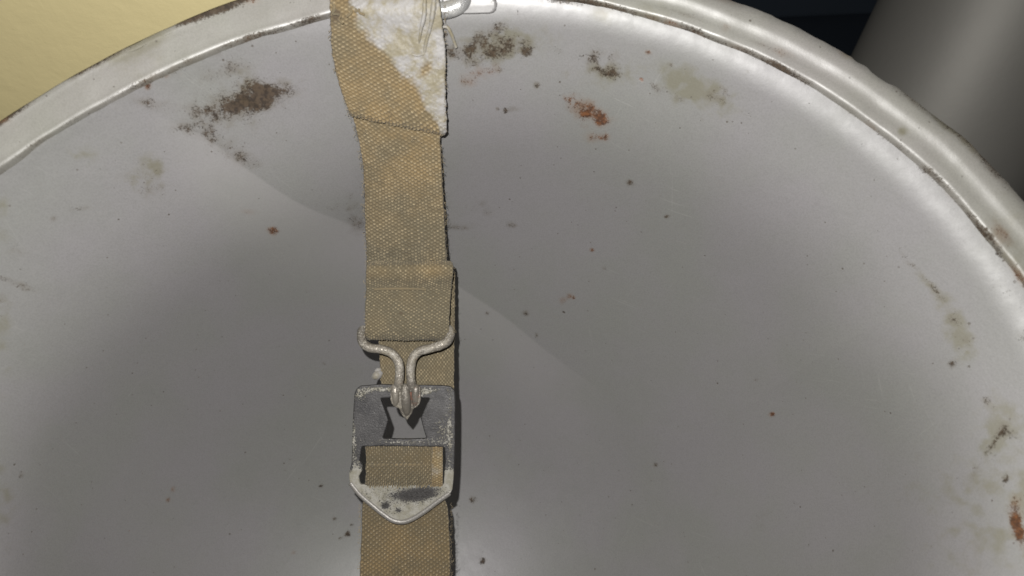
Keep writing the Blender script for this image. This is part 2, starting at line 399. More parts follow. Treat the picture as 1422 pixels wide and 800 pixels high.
# grime gathered in the crease under the rim band (irregular)
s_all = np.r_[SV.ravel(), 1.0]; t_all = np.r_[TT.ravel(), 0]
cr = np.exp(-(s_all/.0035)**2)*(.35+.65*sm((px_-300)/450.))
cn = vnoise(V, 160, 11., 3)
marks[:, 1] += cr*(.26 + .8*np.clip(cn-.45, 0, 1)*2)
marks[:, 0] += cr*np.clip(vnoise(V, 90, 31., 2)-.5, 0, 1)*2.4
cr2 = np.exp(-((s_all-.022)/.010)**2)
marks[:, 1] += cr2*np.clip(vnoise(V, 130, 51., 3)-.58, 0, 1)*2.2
# lighter tone below a curved diagonal edge, fading out downwards
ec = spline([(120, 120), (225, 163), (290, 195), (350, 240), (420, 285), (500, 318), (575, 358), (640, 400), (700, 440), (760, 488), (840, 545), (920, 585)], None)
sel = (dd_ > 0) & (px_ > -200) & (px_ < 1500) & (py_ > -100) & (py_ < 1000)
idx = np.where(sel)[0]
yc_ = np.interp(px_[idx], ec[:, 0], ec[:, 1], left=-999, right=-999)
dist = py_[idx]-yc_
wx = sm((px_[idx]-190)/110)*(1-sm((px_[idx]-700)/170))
lighter_tone = np.where(yc_ > -900, sm(dist/4.0+.5)*(1-sm((dist-10)/150))*wx, 0)
marks[idx, 3] = lighter_tone
marks[:, 1] += np.clip(vnoise(V, 30, 123., 3)-.55, 0, 1)*.8*np.exp(-s_all*3)
marks[:, 2] += np.clip(vnoise(V, 22, 133., 3)-.55, 0, 1)*.4
marks = np.clip(marks, 0, 1.6)

# outer face of the steel, coarser, 1.2 mm outside
tho = np.linspace(0, 2*np.pi, 160, endpoint=False); so = np.linspace(0, .97, 60)
TO, SO = np.meshgrid(tho, so)
PO = shell_pt(TO, SO); d = PO-np.array([0, 0, -.04]); d /= np.linalg.norm(d, axis=-1, keepdims=True)
PO = (PO + d*.0014).reshape(-1, 3)
QO = grid_quads(160, 60, wrap=True)
lo_ = 59*160+np.arange(160); cO = crown + np.array([0, 0, -.0014])
PO = np.vstack([PO, cO[None]])
TO3 = np.stack([lo_, np.roll(lo_, -1), np.full(160, len(PO)-1), np.full(160, len(PO)-1)], 1)
nV = len(V)
V2 = np.vstack([V, PO])
def mesh_mixed(name, V, quads, tris, mat):
    me = bpy.data.meshes.new(name)
    me.vertices.add(len(V)); me.vertices.foreach_set('co', np.asarray(V, np.float32).ravel())
    li = np.r_[quads.ravel(), tris.ravel()].astype(np.int32)
    me.loops.add(len(li)); me.loops.foreach_set('vertex_index', li)
    st = np.r_[np.arange(len(quads))*4, len(quads)*4+np.arange(len(tris))*3].astype(np.int32)
    me.polygons.add(len(st)); me.polygons.foreach_set('loop_start', st)
    me.polygons.foreach_set('use_smooth', np.ones(len(st), bool))
    me.update(calc_edges=True); me.materials.append(mat)
    o = bpy.data.objects.new(name, me); C.objects.link(o)
    return o
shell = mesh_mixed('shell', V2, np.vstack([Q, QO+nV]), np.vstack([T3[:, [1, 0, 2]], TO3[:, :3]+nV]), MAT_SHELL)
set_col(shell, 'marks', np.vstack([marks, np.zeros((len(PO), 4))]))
fix(shell, helmet)

# ray caster on the bowl's inside
stp = 6
sub = P[::stp, ::stp]; snv, snu = sub.shape[:2]
bvh = BVHTree.FromPolygons([tuple(v) for v in sub.reshape(-1, 3)], [tuple(int(i) for i in q) for q in grid_quads(snu, snv, wrap=True)])
def hit(x, y):
    r = ray(x, y); n = Vector(r).normalized()
    loc, nor, _, dist_ = bvh.ray_cast(Vector(CAMP), n)
    if loc is None: return None, None, None
    if nor.dot(n) > 0: nor = -nor
    return np.array(loc), np.array(nor), float(proj(np.array(loc))[2])

# rim band: rolled strip with a rough rusty outer edge
def rim_band():
    n = 1500
    th = np.r_[np.linspace(A0, A1, 1300), np.linspace(A1, A0+2*math.pi, 202)[1:-1]]; n = len(th)
    X, Y = rim_xy(th); R_ = np.hypot(X, Y); wd = rim_w(th)
    # (fraction of width inwards, height mm)
    prof = [(1.03, -8.0), (1.02, -5.6), (1.0, -4.2), (.965, -3.3), (.90, -2.9), (.80, -2.75), (.66, -2.45), (.54, -1.95), (.44, -1.35), (.36, -.95), (.28, -.72), (.18, -.60), (.08, -.52),
            (.02, -.45), (-.02, -.55), (-.045, -.9), (-.04, -1.6), (-.01, -3.0), (.05, -5.0), (.12, -8.0)]
    pf = spline(prof, 46); m = len(pf)
    out = np.zeros((n, m, 3))
    prof2 = [(f, z if (f > 1.001 or f < .06) else -.75-(f-.06)*(3.4-.75)/.94) for f, z in prof]
    pf2 = spline(prof2, 46)
    leftness = sm((np.degrees(th)-75)/30.)
    for j in range(m):
        f = pf[j, 0]*(1-leftness)+pf2[j, 0]*leftness; z = pf[j, 1]*(1-leftness)+pf2[j, 1]*leftness
        rr = R_ - wd*f
        out[:, j, 0] = X/R_*rr; out[:, j, 1] = Y/R_*rr; out[:, j, 2] = z*.001
    rad = np.stack([X/R_, Y/R_, 0*X], 1)[:, None, :]
    fr = pf[:, 0]
    rim_e = np.exp(-((fr-0.0)/.12)**2)[None, :]
    a = (vnoise(out, 420, 2., 3)-.5)*.00045*rim_e + (vnoise(out, 60, 7., 2)-.5)*.0012
    # chips knocked out of the outer edge
    chips = np.clip(vnoise(out, 150, 41., 2)-.66, 0, 1)*(-.006)*rim_e
    out = out + rad*(a+chips)[..., None]
    out[..., 2] += (vnoise(out, 90, 14., 3)-.5)*.0007 - rim_e*np.clip(vnoise(out, 150, 4., 2)-.55, 0, 1)*.0012
    Vb = out.reshape(-1, 3)
    idx = np.arange(n*m).reshape(n, m); nx = np.roll(idx, -1, 0)
    Qb = np.stack([idx[:, :-1], nx[:, :-1], nx[:, 1:], idx[:, 1:]], -1).reshape(-1, 4)
    o = mesh_np('rim_band', Vb, Qb, MAT_RIM)
    mk = np.zeros((n, m, 4)); frb = pf[:, 0][None, :]*(1-leftness[:, None])+pf2[:, 0][None, :]*leftness[:, None]
    x, y, _ = proj(out)
    left = 1-sm((x-250)/350.)
    e = np.exp(-((frb+.02)/.075)**2)
    eL = 1.3*np.exp(-((frb-.02)/.10)**2)*sm((vnoise(out, 38, 201., 3)-.36)/.2)
    mk[..., 1] += (e*(1-left)+eL*left)*(.25+.75*np.clip(vnoise(out, 55, 61., 3)-.36, 0, 1)*2.4)*(.45+1.15*left)
    mk[..., 0] += np.exp(-((frb-.05)/.12)**2)*np.clip(vnoise(out, 75, 71., 3)-.50, 0, 1)*3.0
    mk[..., 1] += np.clip(vnoise(out, 45, 23., 3)-.5, 0, 1)*.9*np.clip(vnoise(out, 300, 29., 2), 0, 1)
    mk[..., 2] += np.clip(vnoise(out, 40, 33., 3)-.48, 0, 1)*1.8
    e2 = np.exp(-((frb-1.0)/.06)**2)*(.85+.15*sm((x-300)/450.))
    mk[..., 1] += e2*(.35+1.1*np.clip(vnoise(out, 100, 81., 3)-.40, 0, 1)*2)
    mk[..., 0] += e2*np.clip(vnoise(out, 80, 91., 3)-.5, 0, 1)*2.8
    def b2(X_, Y_, rx, ry, an): 
        a_ = math.radians(an); c, s = math.cos(a_), math.sin(a_); dx, dy = x-X_, y-Y_
        return np.exp(-(((dx*c+dy*s)/rx)**2+((-dx*s+dy*c)/ry)**2))
    for ch, X_, Y_, rx, ry, an, st in [(1, 150, 80, 50, 4, -28, .95), (1, 110, 100, 24, 4, -28, .9), (1, 300, 15, 40, 5, -20, .8), (0, 4, 165, 10, 7, 0, .9), (2, 190, 66, 60, 8, -25, .5), (0, 350, 0, 12, 8, 0, .8),
            (2, 1320, 175, 60, 9, 42, .8), (1, 1340, 190, 40, 6, 42, .7), (1, 1380, 236, 34, 8, 50, .8), (0, 1390, 325, 10, 22, -40, .9), (1, 1396, 330, 8, 20, -40, .8), (1, 1270, 140, 50, 5, 40, .5), (0, 1085, 72, 20, 5, 25, .8), (0, 1008, 38, 8, 5, 20, .8), (2, 1253, 182, 9, 7, 0, 1.0), (2, 1180, 75, 14, 6, 30, .6),
            (1, 950, 20, 60, 3, 16, .5), (1, 1060, 62, 60, 3, 26, .5), (1, 1200, 140, 70, 3, 36, .6)]:
        mk[..., ch] += b2(X_, Y_, rx, ry, an)*st
    set_col(o, 'marks', np.clip(mk, 0, 1.5).reshape(-1, 4))
    fix(o, helmet); return o
rim_band()

# ------------------------------------------------------------------ tubes
def tube(name, pts, rad, mat, root, n=None, seg=16, wear=None, rough=0.0, caps=True, attr='wear'):
    pts = np.asarray(pts, float); L = np.linalg.norm(np.diff(pts, axis=0), axis=1).sum()
    n = n or max(12, int(L/max(float(np.min(rad))*.25, .00015)))
    rads = np.full(len(pts), rad) if np.isscalar(rad) else np.asarray(rad)
    q = spline(np.c_[pts, rads], n); c = q[:, :3]; rr = q[:, 3]
    t = np.gradient(c, axis=0); t /= np.linalg.norm(t, axis=1, keepdims=True)
    up = np.array([.3, .2, 1.]); N = np.zeros_like(c); N[0] = np.cross(t[0], up); N[0] /= np.linalg.norm(N[0])
    for i in range(1, n):
        v = N[i-1]-t[i]*(N[i-1]@t[i]); N[i] = v/np.linalg.norm(v)
    B = np.cross(t, N); a = np.linspace(0, 2*np.pi, seg, endpoint=False)
    ring = (np.cos(a)[None, :, None]*N[:, None]+np.sin(a)[None, :, None]*B[:, None])
    Pn = c[:, None]+ring*rr[:, None, None]
    if rough: Pn = Pn + ring*((vnoise(Pn, 700, 3., 3)-.5)*rough)[..., None]
    V = Pn.reshape(-1, 3); Q = grid_quads(seg, n, wrap=True)
    if caps:
        V = np.vstack([V, c[0]-t[0]*rr[0]*.4, c[-1]+t[-1]*rr[-1]*.4])
        f = np.arange(seg); k = len(V)-2
        l_ = (n-1)*seg+f
        tri = np.vstack([np.stack([np.roll(f, -1), f, np.full(seg, k)], 1), np.stack([l_, np.roll(l_, -1), np.full(seg, k+1)], 1)])
    else: tri = np.zeros((0, 3), int)
    o = mesh_mixed(name, V, Q, tri, mat)
    if wear is not None:
        W_ = np.tile(np.asarray(wear, float), (len(V), 1)) if not callable(wear) else wear(V)
        set_col(o, attr, W_)
    if root is not None: fix(o, root)
    return o

# ------------------------------------------------------------------ webbing
def webbing(name, st, root, width_n=150, pitch=(.00090, .00052), th=.0013, amp=.00026, kind='plain', colour=None,
            frayL=.00018, frayR=.00018, ppmm=6.0, seed=0., endfray=0.0002, curl=0.0, pmask=None):
    """st: stations (xl, yl, dl, xr, yr, dr): left and right edge as seen, with depth along the view axis"""
    L = np.array([at(a, b, c) for a, b, c, _, _, _ in st]); R_ = np.array([at(d, e, f) for _, _, _, d, e, f in st])
    both = spline(np.c_[(L+R_)/2, L, R_], None)
    ln = np.r_[0, np.cumsum(np.linalg.norm(np.diff(both[:, :3], axis=0), axis=1))]
    n = int(ln[-1]*1000*ppmm); s = np.linspace(0, ln[-1], n)
    L = np.stack([np.interp(s, ln, both[:, 3+j]) for j in range(3)], 1)
    R_ = np.stack([np.interp(s, ln, both[:, 6+j]) for j in range(3)], 1)
    # smooth a little so folds round off
    W = np.linalg.norm(R_-L, axis=1)
    nf = width_n; u = np.linspace(0, 1, nf)
    A = L[:, None]*(1-u)[None, :, None] + R_[:, None]*u[None, :, None]
    tu = np.gradient(A, axis=1); tv = np.gradient(A, axis=0)
    N = np.cross(tv, tu); N /= np.linalg.norm(N, axis=-1, keepdims=True)
    # orientation: first station faces the camera
    if ((CAMP-A[0, nf//2])*N[0, nf//2]).sum() < 0: N = -N
    if curl: A = A + N*(curl*(2*u-1)**2)[None, :, None]
    Um = u[None, :]*W.mean()*np.ones((n, 1)); Vm = s[:, None]*np.ones((1, nf))
    wob = (vnoise(np.stack([Um, Vm, 0*Um], -1), 90, seed+1., 2)-.5)
    Us = Um + wob*.0011 + (vnoise(np.stack([Um, Vm, 0*Um], -1), 700, seed+2., 2)-.5)*.00035; Vs = Vm + (vnoise(np.stack([Um, Vm, 0*Um], -1), 600, seed+3., 2)-.5)*.0004 + (vnoise(np.stack([Um, Vm, 0*Um], -1), 110, seed+5., 2)-.5)*.0008
    p, q = pitch
    if kind == 'plain':
        cI = np.floor(Us/p)
        h = np.abs(np.sin(np.pi*Us/p))**.55*(.42+.58*np.cos(np.pi*(Vs/q+cI)))
        h = .12+.88*np.clip(h, 0, 1)**.75
        Vq = Vs + cI*q
    else:
        col = np.floor(Us/p); zz = np.abs((col/16.) % 2-1)*16
        h = np.abs(np.sin(np.pi*(Us/p)))**.6 * (.5+.5*np.sin(2*np.pi*(Vs/(2*q)+zz*.5)))
    if kind != 'plain': Vq = Vs; h = h**1.35
    per = vnoise(np.stack([np.floor(Us/p)*7.3, np.floor(Vq/(2*q)+.5)*3.7, 0*Us], -1), .97, seed, 1)
    wear_ = vnoise(np.stack([Um, Vm, 0*Um], -1), 240, seed+40., 3)
    h = np.clip(h*(.50+.85*per)*(.75+.5*wear_), 0, 1.15)
    if pmask is not None:
        X_, Y_, _ = proj(A); pm = pmask(X_, Y_)
    else: pm = 0*h
    face = np.sqrt(np.clip(1-np.abs(2*u-1)**14, 0, 1))
    # ragged selvedges
    dirU = (R_-L)/W[:, None]
    vl = vnoise(np.stack([s*1.0, 0*s, 0*s], -1), 900, seed+2., 3)-.5 + .04*np.sin(2*np.pi*s/(2*q))
    vr = vnoise(np.stack([s*1.0, 0*s+3, 0*s], -1), 900, seed+4., 3)-.5 + .04*np.sin(2*np.pi*s/(2*q)+1)
    ed = (-(np.clip(1-u/.06, 0, 1))[None, :]*(vl*frayL*2)[:, None] + (np.clip((u-.94)/.06, 0, 1))[None, :]*(vr*frayR*2)[:, None])
    A = A + dirU[:, None, :]*ed[..., None]
    slow = (vnoise(np.stack([Um, Vm, 0*Um], -1), 170, seed+8., 2)-.5)*.0005
    front = A + N*((th/2)*face[None, :] + (h-.5)*amp*2*face[None, :]*(1-.93*pm) + pm*((vnoise(A, 420, 2.2, 3)-.3)*.0006+(vnoise(A, 1400, 6.2, 2)-.5)*.00012) + (vnoise(A, 2600, 7.7, 2)-.5)*.00016*face[None, :]*(1-pm) + slow)[..., None]
    ub = np.linspace(1, 0, 24)[1:-1]; Ab = L[:, None]*(1-ub)[None, :, None]+R_[:, None]*ub[None, :, None]
    if curl: Ab = Ab + N[:, :1]*(curl*(2*ub-1)**2)[None, :, None]
    Nb = N[:, np.clip((ub*(nf-1)).astype(int), 0, nf-1)]
    back = Ab - Nb*((th/2)*np.sqrt(np.clip(1-np.abs(2*ub-1)**14, 0, 1)))[None, :, None]
    ring = np.concatenate([front, back], 1); m = ring.shape[1]
    # frayed ends
    tdir = tv[:, nf//2]/np.linalg.norm(tv[:, nf//2], axis=1, keepdims=True)
    for i in range(min(8, n//3)):
        k = (1-i/8.)
        j = vnoise(np.stack([np.arange(m)*1.0, 0*np.arange(m), 0*np.arange(m)], -1), .35, seed+6., 2)-.5
        ring[i] += -tdir[i]*(j*k*endfray*2)[:, None]; ring[-1-i] += tdir[-1-i]*(j*k*endfray*2)[:, None]
    V = ring.reshape(-1, 3); Q = grid_quads(m, n, wrap=True)
    c0 = ring[0].mean(0); c1 = ring[-1].mean(0)
    V = np.vstack([V, c0, c1]); f = np.arange(m); l_ = (n-1)*m+f; k = len(V)-2
    tri = np.vstack([np.stack([np.roll(f, -1), f, np.full(m, k)], 1), np.stack([l_, np.roll(l_, -1), np.full(m, k+1)], 1)])
    o = mesh_mixed(name, V, Q, tri, MAT_WEB)
    W4 = np.zeros((n, m, 4)); W4[:, :nf, 0] = h; W4[:, nf:, 0] = .5
    x, y, _ = proj(ring)
    if colour is not None: colour(W4, x, y, ring, np.r_[u, ub])
    else: W4[..., 1] = .4
    set_col(o, 'weave', np.vstack([np.clip(W4, 0, 1.5).reshape(-1, 4), [[.5, .4, 0, 0]]*2]))
    fix(o, root); return o

def gb(x, y, X, Y, rx, ry, an=0.):
    a = math.radians(an); c, s = math.cos(a), math.sin(a); dx, dy = x-X, y-Y
    return np.exp(-(((dx*c+dy*s)/rx)**2+((-dx*s+dy*c)/ry)**2))

def paint_mask(x, y):
    ex = np.interp(y, [0, 30, 45, 70, 100, 130, 165, 195], [490, 492, 500, 528, 556, 578, 604, 640])
    wv = vnoise(np.stack([x*.001, y*.001, 0*x], -1), 45, 3., 3)-.5
    return sm((x-ex+wv*26)/16.*.5+.5)*(1-sm((y-185)/12))
def col_upper(W4, x, y, P, u):
    n = vnoise(P, 130, 9., 3)-.5
    W4[..., 1] = np.clip(.80 - .80*sm((y-200)/190) + n*1.1, 0, 1) + gb(x, y, 565, 378, 80, 12)*.65
    W4[..., 1] *= 1-.3*sm((y-390)/40)
    W4[..., 2] += gb(x, y, 565, 397, 62, 4.5)*.42
    W4[..., 1] += gb(x, y, 545, 163, 75, 7, 8)*.35
    # pale paint soaked into the top right corner
    W4[..., 3] = paint_mask(x, y)*.95
    W4[..., 3] -= gb(x, y, 590, 95, 11, 22, 20)*.45
    W4[..., 3] += sm((x-607)/6)*(1-sm((y-192)/4))*.6
    W4[..., 2] = gb(x, y, 466, 22, 9, 14)*.9 + gb(x, y, 495, 8, 22, 5, 20)*.8 + gb(x, y, 505, 18, 14, 4, 30)*.7 + gb(x, y, 545, 157, 60, 5, 3)*.35 + gb(x, y, 557, 435, 4, 3)*.9 \
        + gb(x, y, 560, 470, 80, 5)*.35
def col_flap(W4, x, y, P, u):
    n = vnoise(P, 130, 19., 3)-.5
    W4[..., 1] = np.clip(.25+n*.5, 0, 1); W4[..., 2] = gb(x, y, 560, 482, 30, 14)*.4
def col_lower(W4, x, y, P, u):
    n = vnoise(P, 150, 29., 3)-.5
    W4[..., 1] = np.clip(.22 + .60*sm((y-690)/60) + n*1.3, 0, 1)
    W4[..., 2] = gb(x, y, 527, 742, 7, 10)*.6

# local depth of strap (view-axis metres) by photo row
def sd(y): return float(np.interp(y, [-60, 0, 100, 200, 300, 400, 470, 560, 640, 720, 860], SD))
SD = [.1750, .1765, .1828, .1920, .2040, .2115, .2135, .2145, .2150, .2150, .2150]

hook_strap = empty('strap_with_hook', tuple(at(560, 0, sd(0))), 'tan webbing strap with paint-soaked top, hanging from rim loop, ending in wire hook', 'strap')
# main layer
EL = [(-6, 458), (60, 460), (100, 468), (150, 483), (190, 496), (240, 505), (300, 506), (370, 509), (460, 508)]
ER = [(-6, 611), (40, 612), (100, 612), (190, 611), (250, 614), (300, 617), (340, 619), (380, 622), (460, 623)]
def xl(y): return float(np.interp(y, [a for a, b in EL], [b for a, b in EL]))
def xr(y): return float(np.interp(y, [a for a, b in ER], [b for a, b in ER]))
st = []
for y in (20, 60, 100, 140, 180, 220, 260, 300, 340, 380, 420, 455):
    e = .0022 if (y < 160 or y > 375) else (.0008 if y in (180,) else 0.0)
    st.append((xl(y), y-4, sd(y)+e-.0006*math.sin(y/60), xr(y), y+3, sd(y)+e+.0010*math.sin(y/75+1)))
webbing('webbing', st, hook_strap, colour=col_upper, seed=1., curl=-.0004, pmask=paint_mask)
# hem folded over the loop bar
st = [(485, 158, sd(158)-.0003, 619, 186, sd(185)-.0003),
      (483, 152, sd(152)-.0026, 621, 178, sd(175)-.0022),
      (470, 115, sd(115)-.0022, 619, 132, sd(128)-.0020),
      (461, 75, sd(75)-.0028, 619, 84, sd(82)-.0026),
      (459, 40, sd(40)-.0034, 616, 44, sd(40)-.0034),
      (458, 15, sd(10)-.0040, 612, 15, sd(10)-.0040),
      (457, -6, sd(0)-.0030, 611, -6, sd(0)-.0030),
      (457, -14, sd(0)+.0006, 611, -14, sd(0)+.0006),
      (457, -2, sd(0)+.0046, 611, -2, sd(0)+.0046),
      (458, 20, sd(20)+.0040, 612, 20, sd(20)+.0040)]
webbing('top_hem', st, hook_strap, colour=col_upper, seed=11., pmask=paint_mask, frayR=.00030)
# hem folded round the wire of the hook
st = [(512, 366, sd(370)-.0012, 629, 365, sd(370)-.0012),
      (509, 372, sd(375)-.0034, 630, 372, sd(375)-.0036),
      (508, 384, sd(385)-.0036, 629, 384, sd(385)-.0036),
      (508, 400, sd(400)-.0020, 627, 400, sd(400)-.0018),
      (507, 430, sd(430)-.0026, 625, 430, sd(430)-.0026),
      (507, 455, sd(455)-.0032, 624, 455, sd(455)-.0032),
      (508, 466, sd(465)-.0024, 623, 467, sd(465)-.0024),
      (509, 469, sd(465)+.0002, 622, 470, sd(465)+.0002),
      (509, 463, sd(465)+.0026, 622, 463, sd(465)+.0026),
      (509, 445, sd(445)+.0030, 622, 445, sd(445)+.0030)]
webbing('bottom_hem', st, hook_strap, colour=col_upper, seed=21., width_n=160, pitch=(.00072, .00046), amp=.00020)
# loose tail of webbing behind the hook
st = [(524, 380, sd(380)+.0042, 632, 378, sd(380)+.0042), (525, 440, sd(440)+.0048, 632, 440, sd(440)+.0044),
      (526, 490, sd(490)+.0030, 631, 490, sd(490)+.0030), (528, 520, sd(520)+.0024, 631, 520, sd(520)+.0024), (529, 549, sd(545)+.0022, 630, 549, sd(545)+.0022)]
webbing('backing_tail', st, hook_strap, colour=col_flap, seed=31., pitch=(.0005, .0006), amp=.00018, frayL=.0004, th=.0011)

# stitched ridge across the lower hem and threads stiff with paint
def thread(name, pts, r, root, white=1.0, warm=.3):
    o = tube(name, [at(*p) for p in pts], r, MAT_WEB, root, seg=8, wear=(.6, warm, 0, white), rough=.0003, attr='weave')
    return o
thread('loose_thread', [(600, 52, .1795), (606, 44, .1785), (613, 38, .1775), (621, 38, .1775), (626, 46, .1785), (630, 56, .1800), (633, 66, .1815)], .00042, hook_strap)
thread('painted_thread', [(603, -4, .1712), (601, 18, .1722), (597, 40, .1742), (592, 58, .1762), (589, 76, .1780)], [.0005, .00065, .0004, .0005, .0003], hook_strap, .8)
thread('painted_thread', [(590, -4, .1712), (589, 20, .1722), (584, 44, .1742), (582, 60, .1764)], [.0004, .00055, .00035, .0003], hook_strap, .8)
thread('painted_thread', [(590, 74, .1778), (580, 77, .1781), (570, 75, .1779), (562, 76, .1780)], .0004, hook_strap, .8)
thread('stitching', [(520, 402, sd(400)-.0026), (545, 401, sd(400)-.0027), (570, 401, sd(400)-.0027), (592, 402, sd(400)-.0025)], .00045, hook_strap, 0.0, .45)
thread('frayed_tuft', [(532, 517, .2168), (527, 519, .2163), (522, 522, .2159), (518, 525, .2161)], [.0005, .0011, .00125, .0006], hook_strap, .85, .3)
thread('frayed_tuft', [(530, 513, .2168), (525, 514, .2162), (521, 516, .2160)], [.0004, .0007, .0004], hook_strap, .85, .3)
for k in range(7):
    x0 = 462+k*6+random.uniform(-3, 3); y0 = random.uniform(0, 26)
    thread('frayed_thread', [(x0, y0, .1726), (x0+random.uniform(-4, 8), y0+6, .1722), (x0+random.uniform(0, 12), y0+random.uniform(6, 14), .1726)], .00026, hook_strap, 0.0, random.uniform(.2, 1))

# ------------------------------------------------------------------ wire hook with flattened claw
def wearf(pale, dark=0., rust=0., seed=0.):
    def f(V):
        n = vnoise(V, 420, seed, 3)
        o = np.zeros((len(V), 4)); o[:, 0] = pale+(n-.5)*.8; o[:, 1] = dark; o[:, 2] = rust+np.clip(n-.62, 0, 1)*1.2*(rust > 0)
        return np.clip(o, 0, 1)
    return f
hz = sd(480)
WR = .00130
left = [(561, 461, hz-.0005), (520, 461, hz-.0005), (505, 458, hz-.0010), (502, 464, hz-.0026), (504, 476, hz-.0038), (514, 483, hz-.0042), (529, 485, hz-.0042), (543, 490, hz-.0042), (553, 502, hz-.0042), (555, 516, hz-.0042), (554, 530, hz-.0040), (552, 541, hz-.0030)]
right = [(561, 461, hz-.0005), (610, 461, hz-.0005), (622, 457, hz-.0010), (625, 464, hz-.0026), (621, 474, hz-.0038), (610, 480, hz-.0042), (597, 484, hz-.0042), (582, 488, hz-.0042), (573, 498, hz-.0042), (570, 514, hz-.0042), (571, 530, hz-.0040), (573, 541, hz-.0030)]
tube('hook_wire', [at(*p) for p in left], WR, MAT_HOOK, hook_strap, wear=wearf(.55, 0, .15, 5.), rough=.00012)
tube('hook_wire', [at(*p) for p in right], WR, MAT_HOOK, hook_strap, wear=wearf(.55, 0, .15, 15.), rough=.00022)

def remesh(name, bm, mat, root, voxel, wear):
    me = bpy.data.meshes.new(name); bm.to_mesh(me); bm.free()
    o = bpy.data.objects.new(name, me); C.objects.link(o)
    md = o.modifiers.new('r', 'REMESH'); md.mode = 'VOXEL'; md.voxel_size = voxel; md.use_smooth_shade = True
    m2 = o.modifiers.new('s', 'SMOOTH'); m2.factor = .5; m2.iterations = 3
    dg = bpy.context.evaluated_depsgraph_get(); ev = o.evaluated_get(dg)
    new = bpy.data.meshes.new_from_object(ev); new.name = name
    o.modifiers.clear(); o.data = new; bpy.data.meshes.remove(me)
    new.materials.clear(); new.materials.append(mat)
    V = np.zeros(len(new.vertices)*3, np.float32); new.vertices.foreach_get('co', V); V = V.reshape(-1, 3)
    set_col(o, 'wear', wear(V.astype(float)))
    new.polygons.foreach_set('use_smooth', np.ones(len(new.polygons), bool))
    fix(o, root); return o

def plate(name, rings, depthf, thick, mat, root, voxel, wear):
    """outline (first ring) with holes (other rings), photo-pixel outlines laid on the plane depthf(x,y), thick metres"""
    bm = bmesh.new(); edges = []
    for ring in rings:
        vs = [bm.verts.new(at(x, y, depthf(x, y))) for x, y in ring]
        for i in range(len(vs)): edges.append(bm.edges.new((vs[i], vs[(i+1) % len(vs)])))
    r = bmesh.ops.triangle_fill(bm, use_beauty=True, use_dissolve=False, edges=edges)
    faces = [g for g in bm.faces]
    ax = Vector(MN @ np.array([0, 0, -1.0]))
    ext = bmesh.ops.extrude_face_region(bm, geom=faces)
    bmesh.ops.translate(bm, vec=ax*thick, verts=[g for g in ext['geom'] if isinstance(g, bmesh.types.BMVert)])
    bmesh.ops.recalc_face_normals(bm, faces=bm.faces)
    return remesh(name, bm, mat, root, voxel, wear)
def roundp(p, n):
    q = np.vstack([p, p[:1]]); q = spline(q, n+1)[:-1]; return [tuple(v) for v in q]

# claw: two side lobes, middle rib, pointed tip, bending down through the buckle
def claw_wear(V):
    x, y, _ = proj(V); n = vnoise(V, 500, 5., 3)
    o = np.zeros((len(V), 4))
    o[:, 0] = .42+(n-.5)*.6+gb(x, y, 551, 548, 4, 14)*.5+gb(x, y, 566, 550, 4, 14)*.4
    o[:, 2] = gb(x, y, 575, 550, 7, 12)*1.3
    return np.clip(o, 0, 1.2)
cz = sd(545)-.0046
claw_d = lambda x, y: cz + .0030*float(sm(np.array((y-552)/30.)))
claw = plate('hook_claw', [[(542, 537), (549, 535), (556, 536), (563, 537), (570, 536), (577, 535), (584, 538), (584, 556), (582, 562), (578, 566), (574, 567), (572, 574), (565, 584), (557, 575), (554, 567), (549, 566), (544, 561), (542, 556)]], claw_d, .0012, MAT_HOOK, hook_strap, .00022, claw_wear)
for a, b in ((548.5, 549.5), (577.5, 576.5)):
    tube('claw_rib', [at(a, 535, cz+.0009), at(a, 541, cz+.0004), at(b, 553, cz+.0006), at(b, 562, cz+.0019)], [.0009, .00115, .00105, .0008], MAT_HOOK, hook_strap, wear=wearf(.22, 0, .34 if a > 570 else .05, a*1.), rough=.0002)
tube('claw_rib', [at(563, 534, cz+.0009), at(563, 541, cz+.0004), at(564, 556, cz+.0006), at(565, 568, cz+.0022), at(565, 578, cz+.0036)], [.0009, .0012, .0014, .0013, .0005], MAT_HOOK, hook_strap, wear=wearf(.28, 0, .1, 3.), rough=.0002)

